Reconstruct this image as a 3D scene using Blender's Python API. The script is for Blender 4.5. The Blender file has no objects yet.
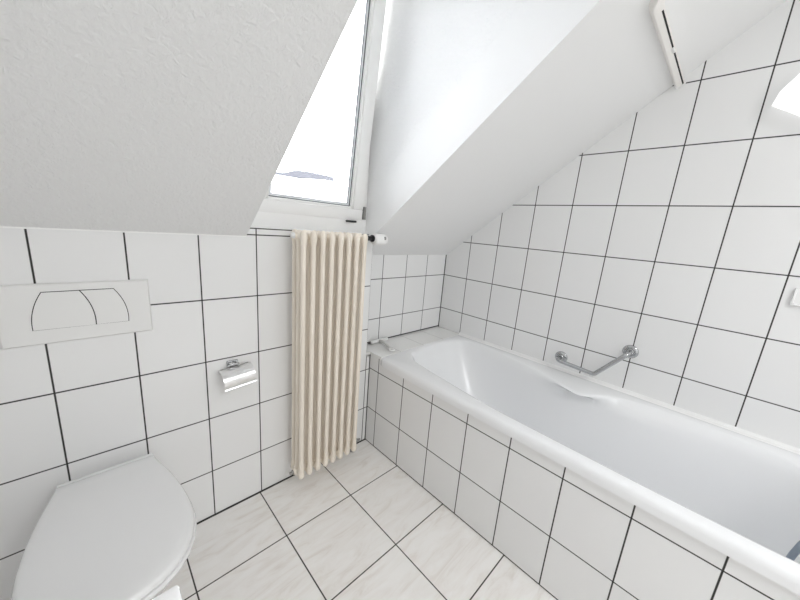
import bpy, bmesh, math
from mathutils import Vector, Matrix, Euler
scene = bpy.context.scene
col = scene.collection
R = math.radians

# ------------------------------------------------------------------ materials
def new_mat(name):
    m = bpy.data.materials.new(name); m.use_nodes = True
    nt = m.node_tree; nt.nodes.clear()
    out = nt.nodes.new('ShaderNodeOutputMaterial')
    b = nt.nodes.new('ShaderNodeBsdfPrincipled')
    nt.links.new(b.outputs[0], out.inputs[0])
    return m, nt, b

def simple(name, rgb, rough=.5, metal=0., noise=0., nscale=40., bump=0., coat=0., spec=.5):
    m, nt, b = new_mat(name)
    b.inputs['Roughness'].default_value = rough
    b.inputs['Metallic'].default_value = metal
    b.inputs['Coat Weight'].default_value = coat
    b.inputs['Specular IOR Level'].default_value = spec
    tc = nt.nodes.new('ShaderNodeTexCoord')
    n = nt.nodes.new('ShaderNodeTexNoise'); n.inputs['Scale'].default_value = nscale
    n.inputs['Detail'].default_value = 4
    nt.links.new(tc.outputs['Object'], n.inputs['Vector'])
    r = nt.nodes.new('ShaderNodeMapRange')
    r.inputs['To Min'].default_value = 1 - noise; r.inputs['To Max'].default_value = 1
    nt.links.new(n.outputs['Fac'], r.inputs['Value'])
    mx = nt.nodes.new('ShaderNodeMix'); mx.data_type = 'RGBA'; mx.blend_type = 'MULTIPLY'
    mx.inputs['Factor'].default_value = 1
    mx.inputs['A'].default_value = (*rgb, 1)
    nt.links.new(r.outputs[0], mx.inputs['B'])
    nt.links.new(mx.outputs['Result'], b.inputs['Base Color'])
    if bump:
        bp = nt.nodes.new('ShaderNodeBump'); bp.inputs['Strength'].default_value = bump
        bp.inputs['Distance'].default_value = .002
        nt.links.new(n.outputs['Fac'], bp.inputs['Height'])
        nt.links.new(bp.outputs[0], b.inputs['Normal'])
    return m

def plaster(name, rgb, scale, strength, dist=.003):
    m, nt, b = new_mat(name)
    b.inputs['Roughness'].default_value = .9
    b.inputs['Specular IOR Level'].default_value = .2
    tc = nt.nodes.new('ShaderNodeTexCoord')
    n = nt.nodes.new('ShaderNodeTexNoise'); n.inputs['Scale'].default_value = scale
    n.inputs['Detail'].default_value = 5; n.inputs['Roughness'].default_value = .6
    n.inputs['Distortion'].default_value = .6
    nt.links.new(tc.outputs['Object'], n.inputs['Vector'])
    bp = nt.nodes.new('ShaderNodeBump'); bp.inputs['Strength'].default_value = strength
    bp.inputs['Distance'].default_value = dist
    nt.links.new(n.outputs['Fac'], bp.inputs['Height'])
    nt.links.new(bp.outputs[0], b.inputs['Normal'])
    b.inputs['Base Color'].default_value = (*rgb, 1)
    return m

def tiles(name, ua, u0, pu, va, v0, pv, gw=.0046, rgb=(.8, .8, .79), rough=.1, joints=(), marble=False,
          grout=(.035, .034, .032)):
    """square tiles with dark joints; ua/va are the world axes that run along the joints' grid"""
    m, nt, b = new_mat(name)
    N = nt.nodes.new; L = nt.links.new
    def mth(op, a, bb=None, c=None):
        n = N('ShaderNodeMath'); n.operation = op
        for k, v in enumerate((a, bb, c)):
            if v is None: continue
            if isinstance(v, (int, float)): n.inputs[k].default_value = v
            else: L(v, n.inputs[k])
        return n.outputs[0]
    geo = N('ShaderNodeTexCoord'); sp = N('ShaderNodeSeparateXYZ'); L(geo.outputs['Object'], sp.inputs[0])
    ax = {'x': sp.outputs[0], 'y': sp.outputs[1], 'z': sp.outputs[2]}
    def cell(a, o, p):
        t = mth('DIVIDE', mth('SUBTRACT', ax[a], o), p)
        f = mth('FRACT', t)
        d = mth('MULTIPLY', mth('MINIMUM', f, mth('SUBTRACT', 1, f)), p)
        return mth('FLOOR', t), d
    cu, du = cell(ua, u0, pu); cv, dv = cell(va, v0, pv)
    d = mth('MINIMUM', du, dv)
    for a, val, w in joints:
        d = mth('MINIMUM', d, mth('MAXIMUM', mth('SUBTRACT', mth('ABSOLUTE', mth('SUBTRACT', ax[a], val)), w), 0))
    mr = N('ShaderNodeMapRange'); mr.interpolation_type = 'SMOOTHSTEP'
    mr.inputs['From Min'].default_value = gw * .5 - .0008; mr.inputs['From Max'].default_value = gw * .5 + .0008
    L(d, mr.inputs['Value'])
    # each tile slightly its own
    cm = N('ShaderNodeCombineXYZ'); L(cu, cm.inputs[0]); L(cv, cm.inputs[1])
    wn = N('ShaderNodeTexWhiteNoise'); wn.noise_dimensions = '3D'; L(cm.outputs[0], wn.inputs['Vector'])
    tone = mth('ADD', mth('MULTIPLY', wn.outputs['Value'], .02), .98)
    base = N('ShaderNodeMix'); base.data_type = 'RGBA'; base.blend_type = 'MULTIPLY'; base.inputs['Factor'].default_value = 1
    base.inputs['A'].default_value = (*rgb, 1); L(tone, base.inputs['B'])
    tile_col = base.outputs['Result']
    if marble:
        off = N('ShaderNodeVectorMath'); off.operation = 'SCALE'; L(wn.outputs['Color'], off.inputs[0]); off.inputs['Scale'].default_value = 13
        add = N('ShaderNodeVectorMath'); add.operation = 'ADD'; L(geo.outputs['Object'], add.inputs[0]); L(off.outputs[0], add.inputs[1])
        mp = N('ShaderNodeMapping'); mp.inputs['Rotation'].default_value = (0, 0, R(-38)); mp.inputs['Scale'].default_value = (3.2, 13, 1)
        L(add.outputs[0], mp.inputs[0])
        n1 = N('ShaderNodeTexNoise'); n1.inputs['Scale'].default_value = 1.5; n1.inputs['Detail'].default_value = 6
        n1.inputs['Distortion'].default_value = 1.4; n1.inputs['Roughness'].default_value = .62
        L(mp.outputs[0], n1.inputs['Vector'])
        rp = N('ShaderNodeValToRGB'); e = rp.color_ramp.elements
        e[0].position = .28; e[0].color = (.86, .83, .80, 1); e[1].position = .60; e[1].color = (1, 1, 1, 1)
        k = rp.color_ramp.elements.new(.45); k.color = (.965, .955, .945, 1)
        L(n1.outputs['Fac'], rp.inputs[0])
        mb = N('ShaderNodeMix'); mb.data_type = 'RGBA'; mb.blend_type = 'MULTIPLY'; mb.inputs['Factor'].default_value = 1
        L(tile_col, mb.inputs['A']); L(rp.outputs[0], mb.inputs['B']); tile_col = mb.outputs['Result']
    fin = N('ShaderNodeMix'); fin.data_type = 'RGBA'
    L(mr.outputs[0], fin.inputs['Factor']); fin.inputs['A'].default_value = (*grout, 1); L(tile_col, fin.inputs['B'])
    L(fin.outputs['Result'], b.inputs['Base Color'])
    ro = mth('SUBTRACT', .85, mth('MULTIPLY', mr.outputs[0], .85 - rough)); L(ro, b.inputs['Roughness'])
    # joints lie a little deeper, glaze is faintly wavy
    wv = N('ShaderNodeTexNoise'); wv.inputs['Scale'].default_value = 5; wv.inputs['Detail'].default_value = 1
    L(geo.outputs['Object'], wv.inputs['Vector'])
    hgt = mth('ADD', mth('MULTIPLY', mr.outputs[0], .5), mth('MULTIPLY', wv.outputs['Fac'], .6))
    bp = N('ShaderNodeBump'); bp.inputs['Strength'].default_value = .35; bp.inputs['Distance'].default_value = .002
    L(hgt, bp.inputs['Height']); L(bp.outputs[0], b.inputs['Normal'])
    return m

TW, TH = .2, .2474
A0, H0 = .5215, 1.2127
Y1, Z0 = -.0882, .7298
XT, XR, XA, AY = 1.7477, 2.4998, 1.7201, .109
WT = (.848, .850, .848)
M_back = tiles('white_wall_tile_back', 'x', A0, TW, 'z', H0, TH, joints=(('z', 0, .003), ('x', XT, .0015), ('z', 1.2385, .0005)), rgb=WT)
M_right = tiles('white_wall_tile_right', 'y', Y1, .1996, 'z', Z0, TH, joints=(('y', AY, .002),), rgb=WT)
M_alc = tiles('white_wall_tile_alcove', 'x', 2.2979, .19977, 'z', Z0, TH, joints=(('x', XR, .002), ('z', .583, .002)), rgb=WT)
M_apron = tiles('white_tub_tile', 'y', -.081, TW, 'z', .2279, .2493, joints=(('z', 0, .003), ('y', 0, .0015)), rgb=WT)
M_ledge = tiles('white_ledge_tile', 'x', 2.2979, .19977, 'y', .31, .9, grout=(.42, .42, .41), gw=.004, joints=(), rgb=(.87, .87, .86))
M_side = tiles('white_wall_tile_plain', 'y', 0, TW, 'z', H0, TH, rgb=WT)
M_floor = tiles('marbled_floor_tile', 'x', 1.1137, .323, 'y', -.2883, .323, gw=.0048, rgb=(.92, .905, .885), rough=.28, marble=True,
                joints=(('y', 0, .003),), grout=(.05, .045, .04))
M_rough = plaster('rough_white_plaster', (.858, .860, .858), 75, .9, .005)
M_smooth = plaster('smooth_white_plaster', (.858, .860, .858), 14, .12, .003)
M_white = simple('white_paint', (.88, .88, .87), .35)
M_frame = simple('white_window_lacquer', (.88, .88, .87), .3)
M_acryl = simple('white_enamel', (.87, .878, .89), .2)
M_ceram = simple('white_ceramic', (.87, .87, .87), .15)
M_seat = simple('white_seat_plastic', (.83, .832, .835), .22)
M_plate = simple('white_plate_plastic', (.82, .82, .81), .28)
M_cream = simple('cream_radiator_enamel', (.87, .80, .70), .3)
M_chrome = simple('chrome', (.50, .51, .52), .12, 1.0)
M_steel = simple('dull_steel', (.42, .41, .40), .35, 1.0)
M_dark = simple('black_plastic', (.012, .012, .014), .4)
M_slot = simple('dark_gap', (.02, .02, .02), .8)
M_grey = simple('grey_plastic', (.32, .32, .31), .5)
M_rubber = simple('grey_rubber', (.13, .125, .12), .7)
M_gasket = simple('blue_grey_gasket', (.045, .052, .065), .6)
M_silic = simple('white_silicone', (.88, .88, .875), .35)
M_snow = simple('pale_roof', (.92, .94, .97), .9, noise=.05, nscale=2)
M_ridge = simple('blue_grey_ridge', (.055, .055, .064), .9, noise=.2, nscale=4)
M_hose = simple('blue_grey_metal_hose', (.30, .34, .40), .35, .8)

def glass_mat():
    m = bpy.data.materials.new('window_glass'); m.use_nodes = True
    nt = m.node_tree; nt.nodes.clear()
    o = nt.nodes.new('ShaderNodeOutputMaterial'); mix = nt.nodes.new('ShaderNodeMixShader')
    t = nt.nodes.new('ShaderNodeBsdfTransparent'); t.inputs[0].default_value = (.985, .992, 1, 1)
    g = nt.nodes.new('ShaderNodeBsdfGlossy'); g.inputs['Roughness'].default_value = .02
    f = nt.nodes.new('ShaderNodeFresnel'); f.inputs['IOR'].default_value = 1.45
    nt.links.new(f.outputs[0], mix.inputs[0]); nt.links.new(t.outputs[0], mix.inputs[1]); nt.links.new(g.outputs[0], mix.inputs[2])
    nt.links.new(mix.outputs[0], o.inputs[0])
    return m
M_glass = glass_mat()
def clear_mat():
    m, nt, b = new_mat('clear_acrylic')
    b.inputs['Base Color'].default_value = (.95, .96, .97, 1); b.inputs['Transmission Weight'].default_value = .75
    b.inputs['Roughness'].default_value = .08; b.inputs['IOR'].default_value = 1.3
    return m
M_clear = clear_mat()

# ------------------------------------------------------------------ geometry helpers
class MB:
    def __init__(s): s.bm = bmesh.new()
    def box(s, a, b, bev=0., seg=2, mat=None):
        bm2 = bmesh.new()
        bmesh.ops.create_cube(bm2, size=1)
        for v in bm2.verts:
            v.co = Vector([(a[i] + b[i]) / 2 + v.co[i] * (b[i] - a[i]) for i in range(3)])
        if bev: bmesh.ops.bevel(bm2, geom=list(bm2.edges), offset=bev, segments=seg, profile=.5, affect='EDGES')
        if mat is not None: bm2.transform(mat)
        s.merge(bm2); return s
    def merge(s, bm2):
        me = bpy.data.meshes.new('t'); bm2.to_mesh(me); bm2.free(); s.bm.from_mesh(me); bpy.data.meshes.remove(me)
    def prism(s, pts, axis, a, b, bev=0.):
        """closed 2D outline (other two axes in xyz order) extruded along axis from a to b"""
        bm2 = bmesh.new()
        def p3(p, t):
            q = list(p); q.insert('xyz'.index(axis), t); return q
        va = [bm2.verts.new(p3(p, a)) for p in pts]; vb = [bm2.verts.new(p3(p, b)) for p in pts]
        n = len(pts)
        bm2.faces.new(va); bm2.faces.new(vb)
        for i in range(n): bm2.faces.new((va[i], va[(i + 1) % n], vb[(i + 1) % n], vb[i]))
        bmesh.ops.recalc_face_normals(bm2, faces=bm2.faces)
        if bev: bmesh.ops.bevel(bm2, geom=list(bm2.edges), offset=bev, segments=2, profile=.5, affect='EDGES')
        s.merge(bm2); return s
    def rings(s, rings, cap0=True, cap1=True, closed=True):
        bm = s.bm; vs = [[bm.verts.new(p) for p in r] for r in rings]
        n = len(rings[0]); fs = []
        for a, b in zip(vs[:-1], vs[1:]):
            for i in range(n if closed else n - 1):
                fs.append(bm.faces.new((a[i], a[(i + 1) % n], b[(i + 1) % n], b[i])))
        if cap0: fs.append(bm.faces.new(vs[0][::-1]))
        if cap1: fs.append(bm.faces.new(vs[-1]))
        return s
    def lathe(s, prof, origin, axis=(0, 0, 1), n=24):
        """prof: (radius, height) along axis"""
        q = Vector((0, 0, 1)).rotation_difference(Vector(axis)); o = Vector(origin)
        rr = [[o + q @ Vector((max(r, 1e-5) * math.cos(2 * math.pi * k / n), max(r, 1e-5) * math.sin(2 * math.pi * k / n), h)) for k in range(n)] for r, h in prof]
        return s.rings(rr)
    def tube(s, path, r, n=12, caps=True):
        path = [Vector(p) for p in path]; rr = []
        up = None
        for i, p in enumerate(path):
            t = (path[min(i + 1, len(path) - 1)] - path[max(i - 1, 0)]).normalized()
            if up is None:
                up = Vector((0, 0, 1)) if abs(t.z) < .9 else Vector((0, 1, 0))
            a = (up - t * up.dot(t)).normalized(); c = t.cross(a); up = a
            rad = r[i] if isinstance(r, (list, tuple)) else r
            rr.append([p + (a * math.cos(2 * math.pi * k / n) + c * math.sin(2 * math.pi * k / n)) * rad for k in range(n)])
        return s.rings(rr, caps, caps)
    def sweep(s, path, prof, up):
        """prof: (u,v) outline; v along 'up', u sideways"""
        path = [Vector(p) for p in path]; up = Vector(up).normalized(); rr = []
        for i, p in enumerate(path):
            t = (path[min(i + 1, len(path) - 1)] - path[max(i - 1, 0)]).normalized()
            sd = t.cross(up).normalized()
            rr.append([p + sd * u + up * v for u, v in prof])
        return s.rings(rr)
    def build(s, name, mat, parent=None, smooth=True, ang=40, mats=None):
        bmesh.ops.recalc_face_normals(s.bm, faces=s.bm.faces)
        me = bpy.data.meshes.new(name); s.bm.to_mesh(me); s.bm.free()
        for m in (mats or [mat]): me.materials.append(m)
        o = bpy.data.objects.new(name, me); col.objects.link(o)
        if smooth:
            for p in me.polygons: p.use_smooth = True
            me.set_sharp_from_angle(angle=R(ang))
        if parent:
            o.parent = parent; o.matrix_parent_inverse = parent_world(parent).inverted()
        return o
def parent_world(p):
    m = Matrix.LocRotScale(p.location, p.rotation_euler, p.scale)
    return (parent_world(p.parent) @ p.matrix_parent_inverse @ m) if p.parent else m
def root(name, loc, label=None, cat=None, group=None, kind=None):
    o = bpy.data.objects.new(name, None); o.empty_display_size = .05; o.location = loc; col.objects.link(o)
    tag(o, label, cat, group, kind); return o
def tag(o, label=None, cat=None, group=None, kind=None):
    if label: o['label'] = label
    if cat: o['category'] = cat
    if group: o['group'] = group
    if kind: o['kind'] = kind
    return o
def struct(mb, name, mat, **k):
    return tag(mb.build(name, mat, smooth=False, **k), kind='structure')
def fillet(pts, r, n=6):
    """polyline with rounded corners"""
    pts = [Vector(p) for p in pts]; out = [pts[0]]
    for a, b, c in zip(pts[:-2], pts[1:-1], pts[2:]):
        d1 = (a - b).normalized(); d2 = (c - b).normalized()
        h = d1.angle(d2) / 2; t = min(r / math.tan(h), (a - b).length * .49, (c - b).length * .49)
        p1 = b + d1 * t; p2 = b + d2 * t
        for k in range(n + 1):
            f = k / n; out.append(p1 * (1 - f) ** 2 + b * 2 * f * (1 - f) + p2 * f * f)
    out.append(pts[-1]); return out

# ------------------------------------------------------------------ the room
SL = .765
def slz(y): return 1.205 - SL * y
ZC = 2.4; YC = (1.205 - ZC) / SL      # where slope meets the flat ceiling
YF = -3.6; XL = .18
D0, D1 = 1.083, 1.69                   # dormer cheeks

struct(MB().box((XL - .2, YF - .2, -.08), (XR + .2, .3, 0)), 'floor', M_floor)
mb = MB().box((XL - .2, 0, 0), (XA, .30, 1.2395)); mb.box((XA, 0, 0), (XT + .3, .1, .56))
struct(mb, 'wall_back', M_back)
struct(MB().box((XA - .05, AY, 0), (XR + .2, .32, 1.6)), 'wall_alcove', M_alc)
struct(MB().box((XR, YF - .2, 0), (XR + .2, AY + .01, 2.6)), 'wall_right', M_right)
struct(MB().box((XL - .2, YF - .2, 0), (XL, 0, 2.6)), 'wall_left', M_side)
struct(MB().box((XL, YF - .2, 0), (XR, YF, 2.6)), 'wall_front', M_smooth)
# sloping roof lining left and right of the dormer, and the flat ceiling behind
T = .25
mb = MB().prism([(0, slz(0)), (YC, ZC), (YC, ZC + T), (0, slz(0) + T)], 'x', XL - .2, D0)
mb.box((XL - .2, YF - .2, ZC), (D0, YC, ZC + T))
struct(mb, 'ceiling_left', M_rough)
mb = MB().prism([(AY, slz(AY)), (YC, ZC), (YC, ZC + T), (AY, slz(AY) + T)], 'x', D1, XR)
mb.box((D0, YF - .2, ZC), (XR, YC, ZC + T))
struct(mb, 'ceiling_right', M_smooth)
# dormer: cheeks, its ceiling, the wall strip above the window
struct(MB().prism([(.0, slz(0) + .03), (YC, ZC + .001), (.30, ZC + .001), (.30, slz(0) + .03)], 'x', D1 + .002, D1 + .06), 'wall_dormer_right', M_rough)
struct(MB().prism([(.0, slz(0) + .03), (YC, ZC + .001), (.30, ZC + .001), (.30, slz(0) + .03)], 'x', D0 - .06, D0 - .002), 'wall_dormer_left', M_rough)
struct(MB().box((D0 - .06, YC, ZC), (D1 + .06, .30, ZC + .1)), 'ceiling_dormer', M_rough)

# tiled tub surround: apron, alcove ledge
mb = MB().box((XT, -3.59, 0), (XT + .02, -.0005, .529))
struct(mb, 'wall_tub', M_apron)
struct(MB().box((XT, -.098, .5292), (XT + .015, -.0005, .5622)), 'trim_4', M_apron)
struct(MB().box((XA, 0, .55), (XR, AY, .577)).box((XT, -.0955, .5625), (XR, 0, .577)), 'trim_1', M_ledge)
struct(MB().prism([(XR - .024, .5752), (XR - .02, .570), (XR + .001, .570), (XR + .001, .590), (XR - .008, .5795)], 'y', -1.80, -.088), 'trim_2', M_silic)
# thin bead where the sloping ceiling meets the tiles
struct(MB().box((XL, -.004, 1.2035), (D0, .0, 1.2085)), 'trim_3', M_white)

# ------------------------------------------------------------------ dormer window
win = root('window_1', (D0, .02, 1.24), kind='structure')
mb = MB()
mb.box((D0, -.001, 1.2398), (D1, .0278, 1.245), .002)                       # sill nosing
mb.box((D0, .028, 1.24), (D1, .09, 1.318), .003)
mb.box((D0, .028, 1.318), (D0 + .05, .09, ZC - .06), .003); mb.box((D1 - .05, .028, 1.318), (D1, .09, ZC - .06), .003)
mb.box((D0, .028, ZC - .06), (D1, .09, ZC), .004)
mb.build('fixed_frame', M_frame, win)
SX0, SX1, SZ0, SH = D0 + .028, 1.66, 1.304, 1.0
HY = .026                                                                  # front face at the hinge
sash = bpy.data.objects.new('sash_pivot', None)
tilt = Matrix.Translation((0, HY, SZ0)) @ Matrix.Rotation(R(6.1), 4, 'X') @ Matrix.Translation((0, -HY, -SZ0))
def sashbox(mb, a, b, bev=0.): mb.box(a, b, bev, mat=tilt)
Z1 = SZ0 + SH; W = .062; WB = .053; YB = HY + .055
mb = MB()
for a, b in (((SX0, HY, SZ0), (SX1, YB, SZ0 + WB)), ((SX0, HY, Z1 - W), (SX1, YB, Z1)),
             ((SX0, HY, SZ0 + WB), (SX0 + W, YB, Z1 - W)), ((SX1 - W, HY, SZ0 + WB), (SX1, YB, Z1 - W))):
    sashbox(mb, a, b, .004)
sash_o = mb.build('sash', M_frame, win)
g = SX0 + W, SX1 - W, SZ0 + WB, Z1 - W
def loop(mb, x0, x1, z0, z1, w, ya, yb, bev=0.):
    sashbox(mb, (x0, ya, z0), (x1, yb, z0 + w), bev); sashbox(mb, (x0, ya, z1 - w), (x1, yb, z1), bev)
    sashbox(mb, (x0, ya, z0), (x0 + w, yb, z1), bev); sashbox(mb, (x1 - w, ya, z0), (x1, yb, z1), bev)
mb = MB(); loop(mb, g[0] - .002, g[1] + .002, g[2] - .002, g[3] + .002, .013, HY + .006, HY + .03, .003); mb.build('glazing_bead', M_frame, sash_o)
k = .011
mb = MB(); loop(mb, g[0] + k, g[1] - k, g[2] + k, g[3] - k, .0026, HY + .0165, HY + .03); mb.build('gasket', M_gasket, sash_o)
mb = MB(); loop(mb, g[0] + k + .003, g[1] - k - .003, g[2] + k + .003, g[3] - k - .003, .009, HY + .0195, HY + .0255); mb.build('spacer', simple('spacer_edge', (.86, .88, .9), .4), sash_o)
mb = MB(); loop(mb, g[0] + k + .0115, g[1] - k - .0115, g[2] + k + .0115, g[3] - k - .0115, .0026, HY + .0195, HY + .0255); mb.build('spacer_seal', M_gasket, sash_o)
for y in (.026, .045):
    mb = MB(); sashbox(mb, (g[0] + .008, HY + y, g[2] + .008), (g[1] - .008, HY + y + .003, g[3] - .008)); mb.build('glass_pane', M_glass, sash_o, smooth=False)
tag(MB().box((1.560, .012, 1.293), (1.618, .0278, 1.3025), .003).build('drain_cap', M_dark, win), 'black cap under the sash')
tag(MB().box((SX1 + .001, .006, 1.312), (SX1 + .010, .03, 1.375), .002).build('hinge', M_grey, win), 'grey hinge at the corner of the sash')
bpy.data.objects.remove(sash)

# ------------------------------------------------------------------ outside: neighbouring roof with its ridge
nb = root('neighbour_roof', (5.8, 7.5, 0), 'pale sunlit roof outside the window topped by a thin blue-grey ridge', 'roof')
MB().prism([(8.2, -.5), (8.2, 2.50), (8.0, 2.50), (3.5, .9), (3.5, -.5)], 'x', 1.5, 11).build('roof_slope', M_snow, nb, smooth=False)
top = [(4.2, 2.52), (4.85, 2.56), (5.2, 2.695), (5.7, 2.72), (6.2, 2.71), (6.8, 2.69), (7.35, 2.66)]
bot = [(7.35, 2.64), (6.8, 2.61), (6.2, 2.60), (5.5, 2.52), (4.85, 2.47), (4.2, 2.44)]
tag(MB().prism(top + bot, 'y', 7.93, 8.2).build('roof_ridge', M_ridge, nb), 'blue-grey ridge along the top of the roof')
MB().tube([(5.95, 8.05, 2.5), (5.93, 8.05, 3.7)], .012, 8).build('antenna_mast', simple('pale_mast', (.75, .77, .8), .5), nb)

# ------------------------------------------------------------------ bathtub
IN = [(1.797, -1.58), (1.796, -1.30), (1.803, -1.0), (1.808, -.80), (1.822, -.62), (1.845, -.45), (1.862, -.32), (1.885, -.22), (1.94, -.150), (2.05, -.122),
      (2.20, -.118), (2.32, -.135), (2.405, -.18), (2.435, -.27), (2.425, -.40), (2.385, -.60), (2.347, -.75), (2.295, -.87), (2.268, -.945), (2.272, -.985),
      (2.325, -1.011), (2.395, -1.09), (2.418, -1.20), (2.420, -1.45), (2.40, -1.60), (2.33, -1.69), (2.2, -1.73), (2.0, -1.73), (1.87, -1.70), (1.81, -1.65)]
OUT = [(1.737, -1.0), (1.737, -.125), (1.741, -.105), (1.752, -.090), (1.775, -.080), (1.83, -.075), (2.45, -.075), (2.485, -.076), (2.496, -.10), (2.496, -1.0), (2.496, -1.78),
       (2.48, -1.80), (1.76, -1.80), (1.737, -1.78)]
def resample(poly, n, start):
    P = [Vector((*p, 0)) for p in poly]; c = Vector((2.1, -.93, 0)); out = []
    sx, sy = .36, .85
    for k in range(n):
        a = 2 * math.pi * k / n; d = Vector((math.cos(a) * sx, math.sin(a) * sy, 0)); best = None
        for i in range(len(P)):
            p, q = P[i] - c, P[(i + 1) % len(P)] - c; e = q - p
            den = d.x * e.y - d.y * e.x
            if abs(den) < 1e-12: continue
            t = (p.x * e.y - p.y * e.x) / den; u = (p.x * d.y - p.y * d.x) / den
            if t > 0 and -1e-6 <= u <= 1 + 1e-6 and (best is None or t > best): best = t
        out.append(c + d * best)
    return out
def smoothpoly(p, it=2):
    for _ in range(it):
        p = [(p[i - 1] + p[i] * 2 + p[(i + 1) % len(p)]) / 4 for i in range(len(p))]
    return p
NT = 240
inner = smoothpoly(resample(IN, NT, 0), 3); outer = resample(OUT, NT, 0)
def shrink(p, d):
    out = []
    for i in range(len(p)):
        t = (p[(i + 1) % len(p)] - p[i - 1]).normalized(); out.append(p[i] + Vector((-t.y, t.x, 0)) * d)
    return out
def lv(p, z): return [(q.x, q.y, z) for q in p]
def bottom(i, f):
    """inner contour pulled towards the tub's floor outline"""
    q = soft[i]
    a = 2 * math.pi * i / NT
    s = lambda v: math.copysign(abs(v) ** .85, v)
    b = Vector((2.10 + .235 * s(math.cos(a)), -.99 + .56 * s(math.sin(a)), 0))
    return q.lerp(b, f)
outer_o = outer
IN2 = [p for p in IN if p not in ((2.295, -.87), (2.268, -.945), (2.272, -.985), (2.325, -1.011))]
IN2 = [(2.375, -1.09) if p == (2.395, -1.09) else (2.39, -1.20) if p == (2.418, -1.20) else p for p in IN2]
soft = shrink(smoothpoly(resample(IN2, NT, 0), 14), .014)
half = [a.lerp(b, .45) for a, b in zip(shrink(inner, .003), soft)]
rr = [lv(shrink(outer_o, .012), .530), lv(outer_o, .532), lv(outer_o, .553), lv(shrink(outer_o, .003), .566), lv(shrink(outer_o, .010), .5725), lv(shrink(outer_o, .018), .575),
      lv(shrink(inner, -.014), .575), lv(shrink(inner, -.006), .5725), lv(shrink(inner, 0), .566), lv(half, .553), lv(soft, .535)]
base = soft
for f, z in ((.10, .50), (.24, .42), (.40, .33), (.57, .25), (.72, .20), (.86, .175), (1.0, .165)):
    ring = []
    for i in range(NT):
        q = bottom(i, f).lerp(base[i], max(0, .3 - f)); ring.append((q.x, q.y, z))
    rr.append(ring)
c = Vector((2.1, -.95, 0))
for s_, z in ((.6, .163), (.25, .16)):
    rr.append([((p[0] - c.x) * s_ + c.x, (p[1] - c.y) * s_ + c.y, z) for p in rr[-1]])
tub = root('bathtub', (2.12, -.95, .165), 'white built-in bathtub with a rolled rim beside the tiled wall', 'bathtub')
MB().rings(rr, False, True).build('tub_shell', M_acryl, tub, ang=60)

# ------------------------------------------------------------------ toilet
CX = .613
HALF = [(-.052, .119), (-.075, .127), (-.12, .138), (-.17, .151), (-.22, .161), (-.28, .1695), (-.34, .1745), (-.39, .174), (-.43, .168), (-.47, .155), (-.505, .136),
        (-.535, .108), (-.555, .075), (-.566, .040), (-.570, 0)]
prof = [(CX + h, y) for y, h in HALF] + [(CX - h, y) for y, h in HALF[:-1]][::-1]
def outl(off, z, sc=None, dy=0):
    P = [Vector((x, y, 0)) for x, y in prof]
    P = shrink(P, -off) if True else P
    out = []
    for q in P:
        x, y = q.x, q.y
        if sc: x = CX + (x - CX) * sc[0]; y = sc[2] + (y - sc[2]) * sc[1]
        out.append((x, y, z))
    return out
def orient(p):  # area sign so that +off grows outward
    return sum(p[i - 1][0] * p[i][1] - p[i][0] * p[i - 1][1] for i in range(len(p)))
if orient(prof) < 0: prof = prof[::-1]
toilet = root('toilet', (CX, -.28, 0), 'white wall-hung toilet with closed lid below the flush plate', 'toilet')
body = []
for z, sx, sy in ((.400, .95, .965), (.385, .945, .955), (.34, .88, .90), (.28, .80, .82), (.21, .74, .74), (.15, .66, .64), (.11, .60, .58), (.085, .52, .53)):
    ring = []
    for x, y in prof:
        yy = y * sy if y < -.1 else .001 + (y + .052) * 2.0 if y < -.055 else .001
        ring.append((CX + (x - CX) * (sx if y < -.1 else sx), yy, z))
    body.append(ring)
MB().rings(body).build('bowl', M_ceram, toilet, ang=50)
MB().rings([outl(-.008, .400), outl(.0, .404), outl(.002, .412), outl(-.001, .4185), outl(-.01, .420)]).build('seat', M_seat, toilet, ang=50)
MB().rings([outl(-.012, .4215), outl(-.003, .4225), outl(-.003, .429), outl(-.006, .435), outl(-.012, .4385), outl(0, .4403, (.86, .86, -.30)), outl(0, .4412, (.55, .55, -.30)), outl(0, .4415, (.15, .15, -.30))]).build('lid', M_seat, toilet, ang=60)
MB().box((CX - .118, -.054, .4005), (CX + .118, -.042, .436), .004).build('hinge', M_seat, toilet)

# ------------------------------------------------------------------ flush plate
fp = root('flush_plate', (.607, 0, .96), 'white dual-button flush plate on the tiled wall above the toilet', 'flush plate')
px0, px1, pz0, pz1 = .440, .7695, .877, 1.0545
def plate_ring(i, y): return [(px0 + i, y, pz0 + i), (px1 - i, y, pz0 + i), (px1 - i, y, pz1 - i), (px0 + i, y, pz1 - i)]
MB().rings([plate_ring(.001, .001), plate_ring(0, -.003), plate_ring(.003, -.010), plate_ring(.005, -.0115)]).build('plate', M_plate, fp, ang=20)
def arc(p, q, bow, n=10):
    p, q = Vector(p), Vector(q); d = q - p; nrm = Vector((d.y, -d.x)).normalized(); out = []
    for k in range(n + 1):
        t = k / n; out.append(tuple(p + d * t + nrm * bow * 4 * t * (1 - t)))
    return out
tl, tr, br, bl = (.5300, 1.031), (.6815, 1.031), (.7095, .9215), (.5030, .9225)
tm, bm_ = (.6060, 1.031), (.6325, .9215)
left = arc(bl, tl, -.008); right = arc(tr, br, -.010); mid = arc(tm, bm_, -.009)
G = .0016
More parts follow.
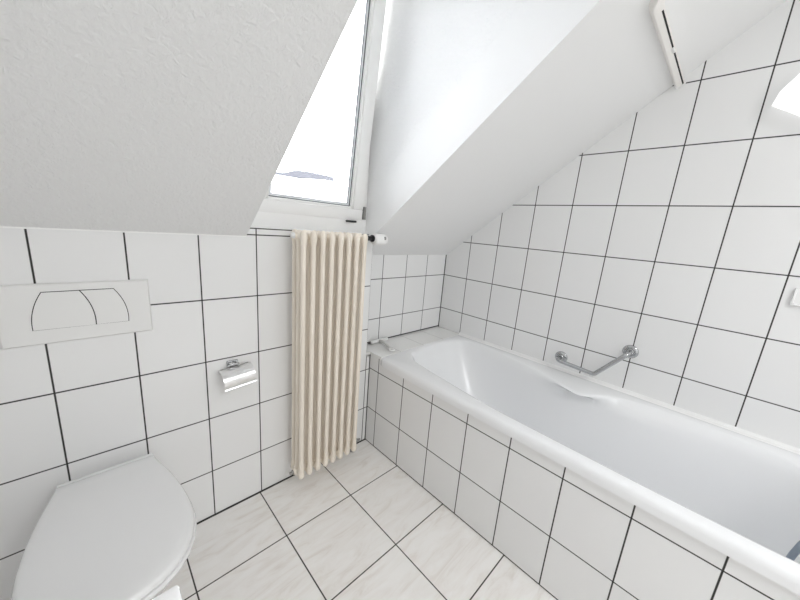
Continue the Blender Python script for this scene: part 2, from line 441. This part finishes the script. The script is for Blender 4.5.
def inset(poly, d):
    P = [Vector((*p, 0)) for p in poly]
    if sum(P[i - 1].x * P[i].y - P[i].x * P[i - 1].y for i in range(len(P))) < 0: P = P[::-1]
    c_ = sum(P, Vector()) / len(P); out = []
    n = len(P)
    for i in range(n):
        e1 = (P[i] - P[i - 1]).normalized(); e2 = (P[(i + 1) % n] - P[i]).normalized()
        n1 = Vector((-e1.y, e1.x, 0)); n2 = Vector((-e2.y, e2.x, 0)); b = (n1 + n2).normalized()
        p = P[i] + b * d / max(.4, b.dot(n1))
        if p.y < .924 and d > 0: p.y = P[i].y + .0003
        out.append((p.x, p.y))
    return out
MB().prism(inset(left + right, -.0007), 'y', -.0119, -.0113).build('button_recess', M_slot, fp, smooth=False)
MB().prism(inset(left + mid[0:], G * .8), 'y', -.0132, -.0112).build('large_button', M_plate, fp, smooth=False)
MB().prism(inset(mid[::-1] + right, G * .8), 'y', -.0132, -.0112).build('small_button', M_plate, fp, smooth=False)

# ------------------------------------------------------------------ toilet paper holder
tp = root('toilet_paper_holder', (1.03, 0, .70), 'chrome toilet paper holder with curved cover left of the radiator', 'toilet paper holder')
MB().box((.993, -.009, .672), (1.035, .001, .706), .003).build('wall_bracket', M_chrome, tp)
hoop = fillet([(.997, -.008, .680), (.997, -.030, .698), (1.031, -.030, .698), (1.031, -.008, .680)], .007, 5)
MB().tube(hoop, .0045, 10).build('hoop', M_chrome, tp)
rot = Matrix.Translation((1.015, -.03, .688)) @ Matrix.Rotation(R(-5), 4, 'Y') @ Matrix.Translation((-1.015, .03, -.688))
arcp = [(-.018, .682), (-.034, .6825), (-.048, .680), (-.060, .675), (-.069, .668), (-.075, .659), (-.078, .649), (-.078, .638), (-.0755, .627), (-.073, .621), (-.0755, .617)]
mb = MB()
for off in (0,):
    ra = [[(x, y, z) for (y, z) in arcp] for x in (.959, .962, 1.075, 1.078)]
    rb = [[(x, y + .0022, z - .0016) for (y, z) in arcp] for x in (.959, .962, 1.075, 1.078)]
    loops = [a + b[::-1] for a, b in zip(ra, rb)]
    mb.rings([[rot @ Vector(p) for p in l] for l in loops])
mb.build('cover', simple('satin_chrome', (.86, .86, .86), .3, 1.0), tp, ang=50)
MB().tube([rot @ Vector((.966, -.016, .680)), rot @ Vector((1.071, -.016, .680))], .004, 10).build('hinge_rod', M_steel, tp)
MB().tube([rot @ Vector(p) for p in ((.975, -.020, .676), (.975, -.045, .650), (1.062, -.045, .650), (1.062, -.020, .676))], .003, 8).build('roll_bar', M_steel, tp)

# ------------------------------------------------------------------ radiator
rad = root('radiator', (1.41, -.087, .08), 'tall cream column radiator below the dormer window', 'radiator')
NS = 8; RX0, RX1 = 1.2605, 1.5685; PITCH = (RX1 - RX0) / (NS - 1)
YS = (-.124, -.087, -.050); ZT, ZB = 1.246, .080
def section(x):
    m = MB()
    for y in YS:
        m.lathe([(.0112, ZB + .035), (.0112, ZB + .06), (.0112, ZT - .06), (.0112, ZT - .035)], (x, y, 0), n=20)
    for zc, s in ((ZT - .024, 1), (ZB + .024, -1)):
        # rounded head joining the three columns
        for y in YS:
            pr = [(.0112, -.040), (.0135, -.022), (.0150, -.004), (.0148, .008), (.0128, .016), (.0085, .0215), (.0025, .024)]
            m.lathe([(r, h * s) for r, h in pr], (x, y, zc), n=14)
        ysp = [YS[0] - .004, YS[0], YS[1], YS[2], YS[2] + .004]
        m.tube([(x, y, zc + s * .002) for y in ysp], [.009, .0155, .0165, .0155, .009], 14)
        m.tube([(x - PITCH * .5, YS[1], zc), (x - PITCH * .2, YS[1], zc), (x + PITCH * .2, YS[1], zc), (x + PITCH * .5, YS[1], zc)], [.015, .019, .019, .015], 16)
        m.tube([(x - PITCH * .5, YS[0], zc), (x + PITCH * .5, YS[0], zc)], .0075, 10) if False else None
    return m
first = section(RX0).build('section', M_cream, rad, ang=60)
for k in range(1, NS):
    o = first.copy(); col.objects.link(o); o.location.x += k * PITCH
MB().lathe([(.012, 0), (.012, .006), (.0085, .006), (.0085, .014), (.005, .016)], (RX0 - .022, YS[1], ZT - .024), (-1, 0, 0), 12).build('air_vent', M_white, rad)
tag(MB().lathe([(.011, 0), (.011, .006), (.0075, .006), (.0075, .015), (.004, .017)], (RX0 - .022, YS[1], ZB + .022), (-1, 0, 0), 12).build('drain_plug', M_steel, rad), 'small steel drain plug')
for x in (RX0 + .02, RX1 - .02):
    for z in (.25, 1.08):
        MB().tube([(x, -.001, z), (x, -.05, z)], .006, 8).build('wall_hook', M_cream, rad)
# return valve near the floor
rv = tag(MB().lathe([(.010, 0), (.010, .03), (.0075, .03), (.0075, .045)], (RX1 + .022, YS[1], ZB + .022), (1, 0, 0), 12).build('return_valve', M_steel, rad), 'dark steel return valve')
MB().tube([(RX1 + .055, YS[1], ZB + .022), (RX1 + .055, YS[1] + .03, ZB + .01), (RX1 + .060, -.03, .03), (RX1 + .060, -.03, -.005)], .008, 10).build('pipe', M_steel, rv)
MB().lathe([(.022, 0.0), (.022, .004), (.009, .012)], (RX1 + .060, -.03, .0002), (0, 0, 1), 14).build('pipe_collar', M_steel, rv)
# thermostatic valve
tv = tag(MB().lathe([(.009, 0), (.009, .012), (.014, .012), (.014, .024), (.011, .026), (.011, .048), (.017, .05), (.017, .058)], (RX1 + .020, YS[1], ZT - .022), (1, 0, 0), 14).build('valve_body', M_dark, rad), 'black valve union')
MB().tube([(RX1 + .058, YS[1], ZT - .022), (RX1 + .058, YS[1] + .04, ZT - .03), (RX1 + .058, -.001, ZT - .03)], .009, 10).build('supply_pipe', M_white, tv)
tag(MB().lathe([(.020, 0), (.026, .004), (.0285, .012), (.0285, .054), (.0265, .070), (.021, .079), (.012, .082)], (RX1 + .080, YS[1], ZT - .026), (1, 0, 0), 20).build('thermostat_head', M_white, tv), 'white thermostat head')
tag(MB().box((RX1 + .130, YS[1] - .0300, ZT - .026), (RX1 + .140, YS[1] - .024, ZT - .010), .001).build('thermostat_mark', M_grey, tv), 'grey mark')

# ------------------------------------------------------------------ grab bar
gb = root('grab_bar', (XR, -.92, .66), 'angled chrome grab bar on the tiled wall above the tub', 'grab bar')
e0, e1 = (XR, -.780, .646), (XR, -1.081, .783)
for e in (e0, e1):
    f = MB().lathe([(.033, 0), (.033, .003), (.030, .007), (.022, .009), (.0205, .006), (.017, .0065), (.016, .011), (.0125, .014), (.0125, .02)], (XR - .0003, e[1], e[2]), (-1, 0, 0), 28).build('flange', M_chrome, gb)
bar = fillet([(XR - .012, e0[1], e0[2]), (XR - .068, e0[1], e0[2]), (XR - .068, -.965, .634), (XR - .068, e1[1], e1[2]), (XR - .012, e1[1], e1[2])], .022, 7)
MB().tube(bar, .0105, 14).build('bar', M_chrome, gb)

# ------------------------------------------------------------------ shower curtain rail on the sloping ceiling
n_sl = Vector((0, -SL, -1)).normalized()          # out of the slope, into the room
upd = Vector((0, -1, SL)).normalized()
def onslope(x, s, h): return Vector((x, -1.011, slz(-1.011))) + upd * s + n_sl * h
path = [onslope(XR, 0, .012), onslope(2.2, 0, .012), onslope(1.90, 0, .012), onslope(1.885, .002, .012)]
ang_, px_, ps_ = 30, 1.885, .002
for k in range(16):
    px_ -= .022 * math.cos(R(ang_)); ps_ += .022 * math.sin(R(ang_)); ang_ = min(88, ang_ + 5); path.append(onslope(px_, ps_, .012))
cr = root('curtain_rail', (XR, -1.011, slz(-1.011)), 'white slotted shower curtain rail fixed to the sloping ceiling', 'curtain rail')
pr = [(-.015, -.012), (.015, -.012), (.015, .010), (.014, .012), (-.012, .012), (-.015, .009)]
MB().sweep(path, pr, n_sl).build('rail', M_cream if False else simple('off_white_rail', (.90, .88, .85), .4), cr, ang=30)
sl_ = [onslope(XR - .008, .007, .0238), onslope(1.915, .007, .0238)]
tag(MB().sweep([sl_[0], sl_[1]], [(-.0024, -.0008), (.0024, -.0008), (.0024, .0008), (-.0024, .0008)], n_sl).build('slot', M_slot, cr, smooth=False), 'black slot')
tag(MB().box((2.155, -.0045, -.006), (2.19, .0045, .006), .002, mat=Matrix.Translation(onslope(0, .007, .0225)) ).build('glider', M_white, cr), 'small white glider')
MB().box((XR - .006, -.016, -.016), (XR, .016, .016), .003, mat=Matrix.Translation(onslope(0, 0, .012)) @ Matrix.Rotation(math.atan(SL), 4, 'X').inverted()).build('end_cap', M_white, cr)

# ------------------------------------------------------------------ squeegee on the ledge
sq = root('squeegee', (1.88, .06, .58), 'white shower squeegee with grey rubber blade lying on the ledge in the alcove', 'squeegee')
MB().box((1.822, .076, .5815), (1.955, .094, .600), .005).build('head', M_white, sq)
tag(MB().box((1.808, .090, .582), (1.968, .1000, .592), .001).build('blade', M_rubber, sq), 'grey rubber blade')
def flat_tube(pts, w, h):
    return MB().sweep(pts, [(-w, -h * .6), (-w * .6, -h), (w * .6, -h), (w, -h * .6), (w, h * .6), (w * .6, h), (-w * .6, h), (-w, h * .6)], (0, 0, 1))
flat_tube([(1.888, .080, .592), (1.878, .03, .598), (1.862, -.03, .594), (1.855, -.055, .591)], .0095, .0065).build('handle', simple('light_grey_plastic', (.66, .655, .64), .4), sq)
ringp = [(1.853 + .014 * math.cos(2 * math.pi * k / 20), -.070 + .016 * math.sin(2 * math.pi * k / 20), .590) for k in range(20)]
m = MB(); cc = Vector((1.853, -.070, .590))
rr = []
for k in range(20):
    d = (Vector(ringp[k]) - cc).normalized()
    rr.append([Vector(ringp[k]) + d * .004 * math.cos(t) + Vector((0, 0, .004)) * math.sin(t) for t in [2 * math.pi * j / 8 for j in range(8)]])
m.rings(rr + [rr[0]], False, False).build('hanging_loop', simple('white_plastic_loop', (.8, .8, .79), .35), sq)

# ------------------------------------------------------------------ washbasin, only its corner reaches into the picture
wb = root('washbasin', (.43, -1.25, .85), 'white flat-topped washbasin corner at the bottom edge in front of the toilet', 'washbasin')
bx0, bx1, by0, by1 = XL - .001, .6772, -1.54, -.9468
def rrect(i, z, r):
    x0, x1, y0, y1 = bx0 + i, bx1 - i, by0 + i, by1 - i
    out = []
    for cx_, cy_, a0 in ((x1 - r, y1 - r, 0), (x0 + r, y1 - r, 90), (x0 + r, y0 + r, 180), (x1 - r, y0 + r, 270)):
        for k in range(7):
            a = R(a0 + 15 * k); out.append((cx_ + r * math.cos(a), cy_ + r * math.sin(a), z))
    return out
def bowl(f, z):
    out = []
    for p in rrect(.075, z, .09):
        out.append((.43 + (p[0] - .43) * f + (.02 if 1 else 0), -1.2425 + (p[1] + 1.2425) * f, z))
    return out
MB().rings([rrect(.07, .72, .05), rrect(.03, .735, .03), rrect(.001, .765, .005), rrect(0, .775, .005), rrect(0, .847, .005), rrect(.0008, .8492, .004), rrect(.0025, .85, .003), rrect(.01, .8501, .003),
            bowl(1.0, .85), bowl(.985, .846), bowl(.95, .82), bowl(.85, .775), bowl(.5, .752), bowl(.1, .748)]).build('basin', simple('bright_white_ceramic', (.94, .94, .945), .2), wb, ang=40)
MB().lathe([(.022, 0), (.022, .003), (.012, .004)], (.45, -1.2425, .7485), (0, 0, 1), 18).build('drain', M_chrome, wb)

# ------------------------------------------------------------------ hand shower, hose and soap dish at the right edge
lm = root('wall_lamp', (XR, -1.45, 1.85), 'lit white angular wall lamp on the tiles at the upper right edge', 'wall lamp')
LP = [(-1.312, 1.828), (-1.322, 1.872), (-1.362, 1.930), (-1.45, 1.958), (-1.538, 1.930), (-1.578, 1.872), (-1.588, 1.828), (-1.514, 1.782), (-1.45, 1.742), (-1.386, 1.782)]
def lamp_ring(x, f): return [(x, -1.45 + (y + 1.45) * f + .0035 * (XR - x) / .05, 1.85 + (z - 1.85) * f - .014 * (XR - x) / .05) for y, z in LP]
gm, gnt, gb_ = new_mat('lit_opal_glass')
gb_.inputs['Base Color'].default_value = (.9, .9, .9, 1); gb_.inputs['Emission Color'].default_value = (1, 1, 1, 1); gb_.inputs['Emission Strength'].default_value = .55
MB().rings([lamp_ring(XR - .010, .97), lamp_ring(XR - .012, 1.0), lamp_ring(XR - .045, 1.0), lamp_ring(XR - .053, .94)]).build('shade', gm, lm, ang=25)
MB().rings([lamp_ring(XR + .0008, .80), lamp_ring(XR - .011, .80)]).build('wall_plate', M_chrome, lm, ang=25)
hose = [(1.95, -1.598, .38), (1.95, -1.609, .45), (1.953, -1.616, .503), (1.962, -1.632, .55), (2.0, -1.69, .585), (2.08, -1.76, .65), (2.2, -1.80, .70), (2.34, -1.82, .72), (2.44, -1.82, .76), (XR - .02, -1.82, .78)]
def spline(pts, n=8):
    P = [Vector(p) for p in pts]; P = [P[0] * 2 - P[1]] + P + [P[-1] * 2 - P[-2]]; out = []
    for i in range(1, len(P) - 2):
        for k in range(n):
            t = k / n
            out.append(.5 * ((2 * P[i]) + (-P[i - 1] + P[i + 1]) * t + (2 * P[i - 1] - 5 * P[i] + 4 * P[i + 1] - P[i + 2]) * t * t + (-P[i - 1] + 3 * P[i] - 3 * P[i + 1] + P[i + 2]) * t ** 3))
    out.append(P[-2]); return out
hs = root('shower_hose', (XR, -1.82, .78), 'blue-grey metal shower hose hanging into the tub at the lower right edge', 'shower hose')
MB().tube(spline(hose), .0075, 12).build('hose', M_hose, hs)
MB().lathe([(.028, -.001), (.028, .004), (.012, .008), (.012, .024)], (XR, -1.82, .78), (-1, 0, 0), 20).build('wall_outlet', M_chrome, hs)

sd = root('soap_dish', (XR, -1.57, 1.13), 'small white soap dish on the tiled wall at the right edge below the lamp', 'soap dish')
m = MB()
m.box((XR - .012, -1.66, 1.118), (XR + .001, -1.512, 1.125), .002)
m.box((XR - .012, -1.519, 1.125), (XR + .001, -1.512, 1.182), .002).box((XR - .012, -1.66, 1.125), (XR + .001, -1.653, 1.182), .002)
m.build('dish', simple('bright_white_plastic', (.93, .93, .93), .2), sd)

# ------------------------------------------------------------------ light
w = bpy.data.worlds.new('sky'); scene.world = w; w.use_nodes = True
bg = w.node_tree.nodes['Background']; bg.inputs[0].default_value = (.98, .988, 1, 1); bg.inputs[1].default_value = 8.3
def area(name, loc, rot, sx, sy, power, rgb):
    l = bpy.data.lights.new(name, 'AREA'); l.shape = 'RECTANGLE'; l.size = sx; l.size_y = sy; l.energy = power; l.color = rgb
    o = bpy.data.objects.new(name, l); o.location = loc; o.rotation_euler = rot; col.objects.link(o); return o
area('overhead_fill', (1.2, -2.7, 2.37), (0, 0, 0), .9, .7, 19.5, (1, 1, 1))  # added soft fill from overhead behind the camera, an assumed source out of view
pl = bpy.data.lights.new('point_fill', 'POINT'); pl.energy = 3.2; pl.shadow_soft_size = .16; pl.color = (1, 1, 1)  # added unseen fill at head height, brightens the sloping ceiling and the walls
po = bpy.data.objects.new('point_fill', pl); po.location = (1.40, -2.75, 1.72); col.objects.link(po)

# ------------------------------------------------------------------ camera
cam = bpy.data.cameras.new('camera'); co = bpy.data.objects.new('camera', cam); col.objects.link(co)
cam.sensor_width = 36; cam.lens = 316.956 * 36 / 800; cam.clip_start = .02
co.location = (.63943, -1.32051, 1.28270); co.rotation_euler = (1.34850, -.078054, -.766026)
scene.camera = co
scene.view_settings.view_transform = 'Standard'; scene.view_settings.look = 'None'
scene.view_settings.exposure = .26; scene.view_settings.gamma = 1; scene.view_settings.use_curve_mapping = False
scene.cycles.max_bounces = 14; scene.cycles.diffuse_bounces = 8; scene.cycles.glossy_bounces = 6; scene.cycles.transparent_max_bounces = 16
